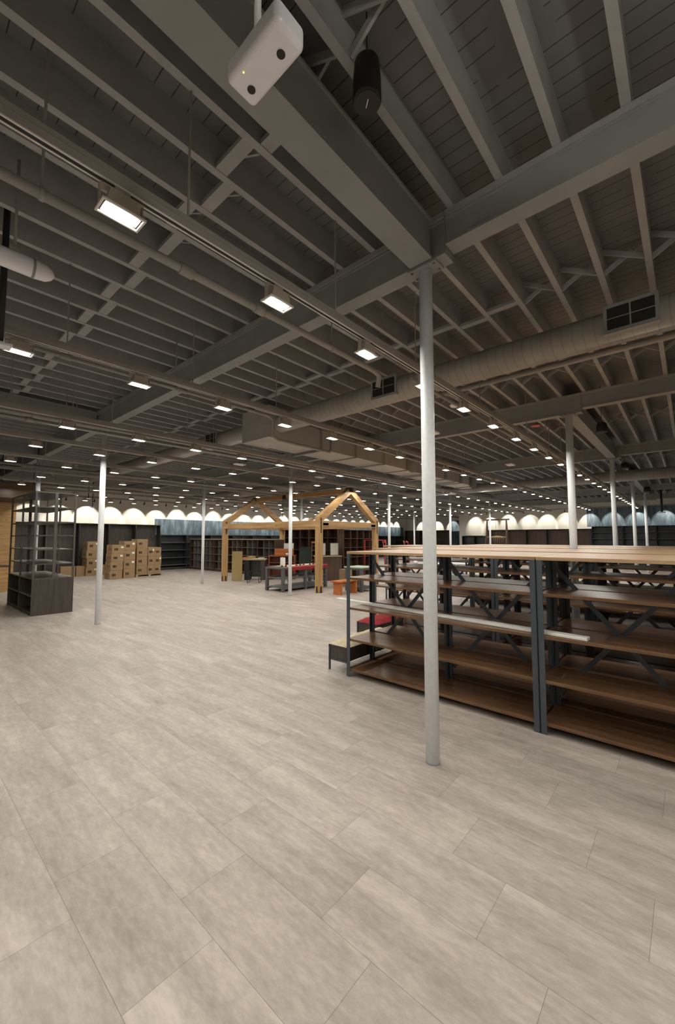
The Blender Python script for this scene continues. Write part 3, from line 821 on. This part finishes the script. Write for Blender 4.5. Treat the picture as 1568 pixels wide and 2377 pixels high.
# far wall
p = case_unit(1.32, 2.28, .4, 1, (), MT['espresso'], MT['brown'])
for k in range(5):
    o = p if k == 0 else dup(p, (0, 0, 0))
    o.location = (XF-.42, 11.35-1.325*k, 0); o.rotation_euler = (0, 0, -math.pi/2)
    tag(o, 'dark brown wall bookcase on the far wall, %s from the left' % ordinal(k+1), 'bookcase', 'brown bookcases on the far wall')
p = case_unit(1.95, 1.86, .4, 2, (.6, 1.2), MT['black'], MT['blue_dark'])
p.location = (XF-.42, 13.4, 0); p.rotation_euler = (0, 0, -math.pi/2)
tag(p, 'low black two bay bookcase at the left end of the far wall', 'bookcase')
for lx in (.1, 1.75): MB().box(lx-.06, lx+.06, -.008, 0.002, 1.835, 1.858).build('shelf_label', MT['label'], p)
p = case_unit(1.6, 2.42, .4, 1, (.4, .8, 1.2, 1.65, 2.05), MT['blue_dark'], MT['blue_dark'], bright=True)
for k in range(4):
    o = p if k == 0 else dup(p, (0, 0, 0))
    o.location = (XF-.42, 4.7-1.62*k, 0); o.rotation_euler = (0, 0, -math.pi/2)
    tag(o, 'dark shelved bookcase under the blue far wall, %s from the left' % ordinal(k+1), 'bookcase', 'bookcases under the blue far wall')
# free standing low cubby bookcases
p = case_unit(1.2, 1.62, .55, 3, (.12, .5, .87, 1.25), MT['brown'], MT['espresso'], bright=True)
MB().box(-.005, 1.205, -.01, .56, 1.62, 1.645).build('pale_top', MT['pallet'], p, label='pale top board')
for k in range(6):
    o = p if k == 0 else dup(p, (0, 0, 0))
    o.location = (11.4, 20.9-1.21*k, 0); o.rotation_euler = (0, 0, -math.pi/2)
    tag(o, 'low free standing cubby bookcase with pale top, %s from the left' % ordinal(k+1), 'bookcase', 'low cubby bookcases with pale tops')
p = case_unit(2.3, 2.05, .3, 5, (.1, .5, .9, 1.3, 1.68), MT['brown'], MT['brown'])
p.location = (12.6, 10.72, 0)
tag(p, 'brown cubby bookcase standing behind the right gable of the timber frame', 'bookcase')
p = case_unit(1.75, 2.1, .4, 3, (.1, .6, 1.15, 1.7), MT['brown'], MT['brown'])
for k in range(2):
    o = p if k == 0 else dup(p, (0, 0, 0))
    o.location = (13.0, 14.9-1.76*k, 0); o.rotation_euler = (0, 0, -math.pi/2)
    tag(o, 'tall brown bookcase behind the timber frame, %s of the pair' % ('left' if k == 0 else 'right'), 'bookcase', 'brown bookcases behind the frame')

# ---------------------------------------------------------------- timber house frame
t = thing('timber_house_frame', 'open honey coloured timber house frame with two gables and a ridge beam', 'pavilion', (0, 0, 0))
X0, X1, Y0, Y1 = 9.07, 12.05, 8.72, 13.9
PW = .18
EZ, RZ_ = 2.27, 3.40
for x, y in ((X0, Y0), (X0, Y1), (X1, Y0), (X1, Y1)):
    pz = MB().box(x-PW/2, x+PW/2, y-PW/2, y+PW/2, 0, EZ-.22).build('post', MT['timber'], t, bevel=.006)
    MB().box(x-PW/2-.004, x+PW/2+.004, y-.03, y+.03, 0, .2).box(x-.03, x+.03, y-PW/2-.004, y+PW/2+.004, 0, .2).build('foot_bracket', MT['black'], pz)
for x in (X0, X1):
    MB().box(x-PW/2, x+PW/2, Y0-PW/2, Y1+PW/2, EZ-.22, EZ-.02).build('eave_beam', MT['timber_y'], t, bevel=.006)
MB().box(X0+PW/2, X1-PW/2, Y0-PW/2+.01, Y0+PW/2-.01, EZ-.22, EZ-.03).build('tie_beam', MT['timber_x'], t, bevel=.006)
MB().box(X0+PW/2, X1-PW/2, Y1-PW/2+.01, Y1+PW/2-.01, EZ-.22, EZ-.03).build('tie_beam', MT['timber_x'], t, bevel=.006)
XM = (X0+X1)/2
for y in (Y0, Y1):
    for xa in (X0, X1):
        s = 1 if xa < XM else -1
        poly = [(xa-s*PW/2, EZ-.02), (xa+s*PW*.75, EZ-.02), (XM, RZ_-.2), (XM, RZ_+.03), (xa-s*PW/2, EZ+.09)]
        MB().prism(poly, 'y', y-PW/2+.005, y+PW/2-.005).build('rafter', MT['timber_x'], t, bevel=.005)
        MB().box(xa-.02, xa+.02, y-PW/2-.006, y+PW/2+.006, EZ-.42, EZ+.06).build('strap', MT['black'], t)
    MB().box(XM-.1, XM+.1, y-PW/2-.004, y+PW/2+.004, RZ_-.14, RZ_+.0).build('apex_plate', MT['black'], t)
    for xa, s in ((X0, 1), (X1, -1)):
        MB().box(xa+s*.1, xa+s*.34, Y0-PW/2-.004, Y0-PW/2+.006, EZ-.17, EZ-.1).build('plate', MT['black'], t)
MB().box(XM-.07, XM+.07, Y0+PW/2, Y1-PW/2, RZ_-.17, RZ_-.01).build('ridge_beam', MT['timber_y'], t, bevel=.006)
MB().box(XM-.075, XM+.075, (Y0+Y1)/2+.6, (Y0+Y1)/2+.8, RZ_-.175, RZ_-.005).build('ridge_plate', MT['black'], t)

# dried grasses on the eave beam, at the middle of the front side
def grass(x, y, z, n, hgt, lab):
    mb = MB()
    for i in range(n):
        a = random.uniform(0, 2*math.pi); l = random.uniform(.5, 1)*hgt; lean = random.uniform(.1, .5)
        q = Vector((math.cos(a)*lean*l, math.sin(a)*lean*l, l))
        mb.tube([(0, 0, .06), q*.5+Vector((0, 0, .07)), q], [.006, .012, .003], 5)
    t = thing('dried_grass', lab, 'plant', (x, y, z))
    mb.build('stems', MT['straw'], t)
    MB().tube([(0, 0, 0), (0, 0, .07)], [.05, .07], 12).build('pot', MT['orange'], t)
grass(X1, 12.1, EZ-.018, 36, .33, 'spray of glowing dried grass on the far eave beam of the timber frame')
grass(X1, 11.6, EZ-.018, 16, .17, 'small tuft of dried grass beside the larger spray')

# ---------------------------------------------------------------- cartons
NC = [0]
def carton(x, y, z, w, d, h, lab, mark=True, lbl=False, rz=0.0, face='x', group='brown cartons near the left wall'):
    t = thing('carton', lab, 'box', (x, y, z), rz, group)
    MB().box(0, w, 0, d, .002, h).build('body', MT['card'], t, bevel=.006)
    MB().box(-.0015, w+.0015, d/2-.03, d/2+.03, .05, h+.001).build('tape', MT['tape'], t)
    if mark:
        m = MB()
        for yy0 in (.22, .56):
            for k in range(3): m.box(w*.18+k*.05, w*.18+k*.05+.03, -.0025, -.001, h*.35, h*.62)
            m.box(-.0025, -.001, d*yy0, d*yy0+.03, h*.35, h*.65); m.box(-.0025, -.001, d*yy0+.03, d*yy0+.06, h*.48, h*.53); m.box(-.0025, -.001, d*yy0+.06, d*yy0+.09, h*.35, h*.65)
        m.build('printing', MT['print'], t)
    if lbl:
        MB().box(w*.70, w*.92, -.0045, -.002, h*.62, h*.82).build('shipping_label', MT['label'], t)
    NC[0] += 1
names = ['bottom', 'second', 'third', 'top']
for k in range(4):
    carton(6.15+.03*(k % 2), 20.35, .385*k, .48, .62, .383, 'brown cardboard carton, %s of the four in the leftmost stack' % names[k], lbl=k in (0, 1, 3), rz=.0)
for k in range(4):
    carton(6.30+.02*k, 17.95, .352*k, .48, .62, .35, 'brown cardboard carton, %s of the four just right of the column' % names[k], lbl=k in (2, 3), rz=0)
for k in range(4):
    carton(6.855, 18.02, .39*k, .46, .6, .388, 'brown cardboard carton, %s of the four left of the pallet' % names[k], lbl=k in (1, 2, 3))
carton(5.2, 20.4, 0, .55, .5, .45, 'brown cardboard carton on floor behind the display tower, left one', mark=False)
carton(5.8, 20.45, 0, .33, .5, .44, 'brown cardboard carton on floor behind the display tower, right one', mark=False)
carton(6.75, 20.6, 0, .25, .25, .45, 'brown cardboard carton peeking out behind the leftmost stack', mark=False)
pt = thing('pallet', 'pale wooden pallet under the right hand group of cartons', 'pallet', (7.42, 18.15, 0))
for k in range(5): MB().box(0, 1.2, .2*k, .2*k+.12, .085, .105).build('deck_board', MT['pallet'], pt)
for x in (0, .55, 1.1): MB().box(x, x+.09, 0, .92, .015, .085).build('runner', MT['pallet'], pt)
for k in range(3): MB().box(0, 1.2, .4*k, .4*k+.1, 0, .015).build('bottom_board', MT['pallet'], pt)
for k in range(4):
    carton(7.45, 18.2, .106+.385*k, .46, .62, .383, 'brown cardboard carton on the pallet, %s of its tall stack' % names[k], lbl=False)
for r_, row in enumerate(('bottom', 'middle', 'top')):
    for c_, cc in enumerate(('left', 'right')):
        carton(7.93+.30*c_+(.02 if r_ == 1 else 0), 18.2, .106+.39*r_, .295, .6, .388, 'brown cardboard carton in the lower pallet stack, %s row, %s side' % (row, cc), lbl=(r_, c_) in ((1, 1), (2, 0)))

# ---------------------------------------------------------------- furniture round the frame
def work_table(x, y, w, d, h, lab, mat, lower=True):
    t = thing('work_table', lab, 'table', (x, y, 0))
    xs_ = (0, w/2, w) if w > 1.6 else (0, w)
    for lx in xs_:
        for ly in (0, d):
            MB().box(lx-.045, lx+.045, ly-.045, ly+.045, 0, h-.05).build('leg', mat, t, bevel=.004)
    MB().box(-.05, w+.05, -.05, d+.05, h-.06, h).build('table_top', mat, t, bevel=.004)
    for ly in (0, d):
        MB().box(.045, w-.045, ly-.02, ly+.02, h*.55-.025, h*.55+.025).build('rail', mat, t)
        MB().box(.045, w-.045, ly-.02, ly+.02, .07, .12).build('rail', mat, t)
    for lx in (0, w):
        MB().box(lx-.02, lx+.02, .045, d-.045, h*.55-.025, h*.55+.025).build('rail', mat, t)
    if lower: MB().box(-.03, w+.03, -.0, d, .12, .145).build('lower_shelf', mat, t)
    return t
work_table(8.42, 9.66, 1.95, .78, .76, 'long grey frame table with a lower shelf inside the timber frame', MT['table_grey'])
t = tag(MB().box(8.75, 10.4, 9.605, 10.4, .762, .775).build('patterned_cloth', MT['cream']), 'cream cloth spread over the long grey table', 'cloth')
mb = MB(); mb.box(8.75, 10.42, 9.575, 9.6, .66, .765); mb.box(8.75, 10.42, 9.6, 9.75, .7765, .782)
tag(mb.build('red_cloth', MT['red']), 'deep red fabric folded over the front edge of the long grey table', 'cloth')
for k in range(9):
    x = 8.5+.21*k
    tag(MB().tube([(x, 9.85+.05*(k % 3), .783), (x+.05, 9.87+.05*(k % 3), .80), (x+.1, 9.86+.05*(k % 3), .783)], [.01, .035, .012], 8).build('cloth_scrap', MT['red'] if k % 2 else MT['print']), 'small rolled fabric scrap on the long grey table, %s from left' % ordinal(k+1), 'fabric', 'fabric scraps on the grey table')
tag(MB().box(8.78, 8.90, 10.1, 10.22, .776, 1.05).build('white_carton', MT['white_cloth'], bevel=.004), 'tall white box standing on the left end of the grey table', 'box')
t2 = work_table(9.35, 7.75, .58, .6, .74, 'small grey table with pale green top behind the nearest shelving', MT['table_grey'], lower=True)
MB().box(-.07, .65, -.07, .67, .742, .775).build('green_top', MT['green'], t2)
t2.location = (10.05, 7.8, 0)
t = thing('wooden_bench', 'orange brown solid wood bench in front of the timber frame', 'bench', (8.98, 7.80, 0))
MB().box(0, .92, 0, .36, .375, .415).build('seat', MT['orange'], t, bevel=.006)
MB().box(.1, .16, .02, .34, 0, .375).build('leg', MT['orange'], t, bevel=.004)
MB().box(.78, .84, .02, .34, 0, .375).build('leg', MT['orange'], t, bevel=.004)
MB().box(.16, .78, .16, .20, .3, .375).build('stretcher', MT['orange'], t)
t.rotation_euler = (0, 0, -.02)
# slab of cardboard leaning near the left post
t = tag(MB().box(-.2, .2, 0, .08, 0, 1.16).build('cardboard_slab', MT['card2'], bevel=.006), 'tall flat brown cardboard package standing against the left timber post', 'package')
t.location = (9.45, 13.62, 0); t.rotation_euler = (-.04, 0, -.75)
# desk with drawers and clutter
t = thing('desk', 'dark desk with brown top standing inside the timber frame at left', 'desk', (9.70, 13.65, 0), -.85)
MB().box(0, .95, 0, .5, .80, .86).build('desk_top', MT['pallet'], t, bevel=.004)
MB().box(.1, .3, .03, .5, 0, .80).build('pedestal', MT['black'], t)
MB().box(.75, .92, .03, .5, 0, .80).build('pedestal', MT['ash'], t)
MB().box(.3, .75, .4, .42, .1, .8).build('back_panel', MT['ash'], t)
for k, (dx, dy, m, hh, nm) in enumerate(((.15, .2, 'orange', .05, 'fabric bundle'), (.35, .25, 'card2', .09, 'cardboard box'), (.75, .2, 'white_cloth', .03, 'white paper pile'))):
    a = -.85; xx = 9.70+dx*math.cos(a)-dy*math.sin(a); yq = 13.65+dx*math.sin(a)+dy*math.cos(a)
    o = MB().box(-.13, .13, -.1, .1, 0, hh).build(nm.replace(' ', '_'), MT[m], bevel=.01); o.location = (xx, yq, .862); o.rotation_euler = (0, 0, .3*k)
    tag(o, '%s lying on the desk inside the timber frame' % nm, nm.split()[-1])
def wire_chair(x, y, rz, lab):
    t = thing('wire_chair', lab, 'chair', (x, y, 0), rz)
    for sx in (-.2, .2):
        MB().tube([(sx, .2, .43), (sx*1.1, .24, .02), (sx*1.1, -.24, .02), (sx, -.2, .43)], .011, 8).build('leg_frame', MT['black'], t)
    mb = MB()
    for k in range(9): mb.tube([(-.2+.05*k, -.2, .43), (-.2+.05*k, 0, .40), (-.2+.05*k, .2, .43)], .004, 5)
    mb.tube([(-.2, -.2, .43), (.2, -.2, .43), (.2, .2, .43), (-.2, .2, .43), (-.2, -.2, .43)], .009, 8)
    mb.build('seat', MT['black'], t)
    mb = MB(); mb.tube([(-.2, .2, .43), (-.2, .27, .86), (.2, .27, .86), (.2, .2, .43)], .01, 8)
    for k in range(7): mb.tube([(-.15+.05*k, .2, .43), (-.15+.05*k, .265, .86)], .004, 5)
    mb.build('backrest', MT['black'], t)
wire_chair(9.5, 12.55, 2.3, 'black wire chair in front of the desk inside the timber frame')
# reddish cabinet desk
t = thing('wooden_cabinet', 'reddish brown wooden cabinet desk in the middle of the timber frame', 'cabinet', (10.62, 13.1, 0), -.85)
MB().box(0, 1.1, 0, .5, .93, .98).build('top', MT['redwood'], t)
for x in (0, .55, 1.05): MB().box(x, x+.05, 0, .5, 0, .93).build('side_panel', MT['redwood'], t)
MB().box(.05, 1.05, .47, .5, .05, .93).build('back_panel', MT['redwood'], t)
for z in (.1, .55, .66): MB().box(.05, 1.05, 0, .47, z, z+.03).build('shelf', MT['redwood'], t)
MB().box(.2, 1.0, .35, .4, .98, 1.25).build('backboard', MT['orange'], t)
o = tag(MB().tube([(0, 0, 0), (0, 0, .08)], .05, 14).build('white_cup', MT['white_pl']), 'small white pot standing on the reddish cabinet', 'pot'); o.location = (10.62+.75*.66+.15*.75, 13.1-.75*.75+.15*.66, .982)
# leaning panels
def panel(x, y, rz, tilt, w, h, th, mat, frame, lab, name='leaning_panel'):
    t = thing(name, lab, 'panel', (x, y, 0), rz); 
    o = MB().box(-w/2, w/2, 0, th, .02, h).build('board', mat, t); o.rotation_euler = (tilt, 0, 0)
    if frame:
        f = MB().box(-w/2-.03, -w/2, -.01, th+.01, .02, h).box(w/2, w/2+.03, -.01, th+.01, .02, h).box(-w/2-.03, w/2+.03, -.01, th+.01, h, h+.03).box(-w/2-.03, w/2+.03, -.01, th+.01, 0, .02).build('frame', frame, t)
        f.rotation_euler = (tilt, 0, 0)
panel(11.55, 12.95, -.85, -.22, .42, 1.5, .03, MT['mirror'], None, 'tall white panel leaning inside the timber frame')
panel(12.05, 12.45, -.85, -.35, .45, 1.35, .02, MT['darkgreen'], MT['black'], 'dark green covered panel leaning beside the white panel')
for px_, ww, mm, lb in ((.28, .3, 'black', 'left'), (.8, .32, 'brown', 'right')):
    a_ = -.6; q = thing('framed_board', 'pale framed board on the low cabinet behind the timber post, %s one' % lb, 'board', (11.45+px_*math.cos(a_)-.12*math.sin(a_), 11.2+px_*math.sin(a_)+.12*math.cos(a_), .982), a_)
    MB().box(-ww/2, ww/2, 0, .02, .02, .50).build('board', MT['mirror'], q)
    MB().box(-ww/2-.025, -ww/2, -.01, .03, 0, .52).box(ww/2, ww/2+.025, -.01, .03, 0, .52).box(-ww/2, ww/2, -.01, .03, .50, .52).box(-ww/2, ww/2, -.01, .03, 0, .02).build('frame', MT[mm], q)
t = thing('low_cabinet', 'dark brown low cabinet carrying two pale boards behind the right timber post', 'cabinet', (11.45, 11.2, 0), -.6)
MB().box(0, 1.05, -.1, .35, 0, .95).build('body', MT['brown'], t, bevel=.004)
MB().box(-.02, 1.07, -.12, .37, .95, .98).build('top', MT['pallet'], t)
t = thing('step_rack', 'brown stepped display rack standing inside the timber frame', 'rack', (12.0, 11.7, 0), -.85)
for s in (-.2, .2): MB().bar((s, 0, 0), (s, .45, 1.5), .04, .08).build('side_rail', MT['brown'], t)
for k in range(7): MB().box(-.2, .2, .06*k, .06*k+.16, .2*k+.15, .2*k+.175).build('step', MT['redwood'], t)
MB().box(-.22, .22, .38, .55, 1.47, 1.55).build('top_tray', MT['orange'], t)
o = tag(MB().box(0, .3, 0, .35, 0, .6).build('cardboard_box', MT['card'], bevel=.008), 'brown cardboard box standing right of the grey table', 'box'); o.location = (10.75, 9.0, 0)
# red hand trucks beyond the frame
def hand_truck(x, y, rz, lab):
    t = thing('hand_truck', lab, 'cart', (x, y, 0), rz)
    for s in (-.2, .2): MB().tube([(s, 0, .1), (s, .1, 1.45), (s*.7, .16, 1.55)], .022, 8).build('upright', MT['redmetal'], t)
    for z in (.3, .7, 1.1, 1.5): MB().tube([(-.2, .1*z/1.45, z), (.2, .1*z/1.45, z)], .018, 8).build('crossbar', MT['redmetal'], t)
    MB().box(-.22, .22, -.28, 0, .02, .04).build('toe_plate', MT['redmetal'], t)
    for s in (-.25, .25): MB().tube([(s-.02, .1, .12), (s+.02, .1, .12)], .12, 16).build('wheel', MT['black'], t)
hand_truck(15.2, 10.35, .3, 'red hand truck standing beyond the right timber post')
hand_truck(16.3, 9.9, .1, 'second red hand truck, right of the column behind the shelving')
t = thing('red_rack', 'red tubular garment rack beyond the right timber post', 'rack', (14.1, 10.2, 0), -.9)
for s in (-.45, .45):
    MB().tube([(s, 0, 0), (s, 0, 1.62)], .02, 8).build('upright', MT['redmetal'], t)
    MB().tube([(s, -.25, .03), (s, .25, .03)], .02, 8).build('foot', MT['redmetal'], t)
for z in (1.2, 1.6): MB().tube([(-.45, 0, z), (.45, 0, z)], .018, 8).build('crossbar', MT['redmetal'], t)
# tables with merchandise behind the shelf ends
def folding_table(x, y, w, d, rz, lab):
    t = thing('folding_table', lab, 'table', (x, y, 0), rz)
    MB().box(0, w, 0, d, .70, .74).build('table_top', MT['white_pl'], t, bevel=.006)
    for lx in (.12, w-.12):
        MB().tube([(lx, .08, .70), (lx, .08, .02), (lx, d-.08, .02), (lx, d-.08, .70)], .014, 8).build('leg', MT['gunmetal'], t)
folding_table(12.7, 8.0, 1.8, .75, -.9, 'white folding table with flowers behind the nearest shelving end')
folding_table(14.2, 6.6, 1.8, .75, -.9, 'white folding table with a blue tub behind the shelf rows')
folding_table(16.2, 5.3, 1.8, .75, -1.2, 'white folding table farthest behind the shelf rows')
def flowers(x, y, z, lab):
    t = thing('flower_pot', lab, 'flowers', (x, y, z))
    MB().tube([(0, 0, 0), (0, 0, .14)], [.06, .08], 14).build('pot', MT['white_pl'], t)
    st = MB(); pk = MB()
    for i in range(14):
        a = random.uniform(0, 6.28); r = random.uniform(.02, .16); q = Vector((r*math.cos(a), r*math.sin(a), .26+random.uniform(0, .14)))
        st.tube([(0, 0, .12), q], .004, 5); pk.tube([q, q+Vector((0, 0, .03)), q+Vector((0, 0, .05))], [.015, .045, .01], 8)
    st.build('stem', MT['darkgreen'], t); pk.build('blossom', MT['pink'], t)
flowers(12.85, 7.5, .742, 'pink flowers in a white pot on the white folding table')
t = thing('storage_tub', 'blue plastic storage tub with lid on the floor behind the shelf rows', 'tub', (12.3, 6.2, 0), -.7)
MB().box(0, .75, 0, .45, 0, .5).build('tub', MT['bluepl'], t, bevel=.02)
MB().box(-.02, .77, -.02, .47, .5, .54).build('lid', MT['bluepl'], t, bevel=.01)
t = thing('wooden_crate', 'pale wooden crate on the middle white folding table', 'crate', (14.5, 6.1, .742), -.7)
for z in (.02, .12, .22):
    MB().box(0, .5, 0, .012, z, z+.07).build('slat', MT['pallet'], t); MB().box(0, .5, .34, .352, z, z+.07).build('slat', MT['pallet'], t)
for x in (0, .488): MB().box(x, x+.012, 0, .352, 0, .3).build('end_board', MT['pallet'], t)
MB().box(0, .5, 0, .352, 0, .012).build('crate_base', MT['pallet'], t)
# A-frame stand by the far wall
t = thing('a_frame_stand', 'dark wooden A-frame swing stand before the far wall', 'stand', (26, 9.25, 0), -math.pi/2)
for s in (-.6, .6):
    for f in (-.35, .35):
        MB().bar((s+s*.12, f, 0), (s, 0, 2.85), .07, .07).build('leg', MT['brown'], t)
    MB().bar((s*1.1, -.22, 1.0), (s*1.1, .22, 1.0), .05, .05).build('side_brace', MT['brown'], t)
MB().bar((-.8, 0, 2.85), (.8, 0, 2.85), .09, .09).build('top_bar', MT['brown'], t)
MB().bar((-.62, 0, 1.75), (.62, 0, 1.75), .05, .05).build('cross_bar', MT['pallet'], t)
mb = MB()
for k in range(9):
    a = math.pi*(k+.5)/9
    mb.tube([(0, 0, 1.72), (math.cos(a)*.28, .03, 1.72-math.sin(a)*.12), (math.cos(a)*.5, .05, 1.68-math.sin(a)*.42)], [.02, .015, .005], 6)
tag(mb.build('driftwood', MT['pallet']), 'pale branching driftwood hanging in the A-frame stand', 'driftwood')
bpy.data.objects['driftwood'].location = (26, 9.25, .1); bpy.data.objects['driftwood'].rotation_euler = (0, 0, -math.pi/2)
o = tag(MB().tube([(0, 0, 0), (0, 0, -.75)], .006, 6).tube([(0, 0, -.75), (0, 0, -.95)], [.01, .05], 10).build('pendant', MT['brown']), 'small dark pendant hanging from the A-frame stand', 'pendant')
o.location = (26, 9.3, 2.81)
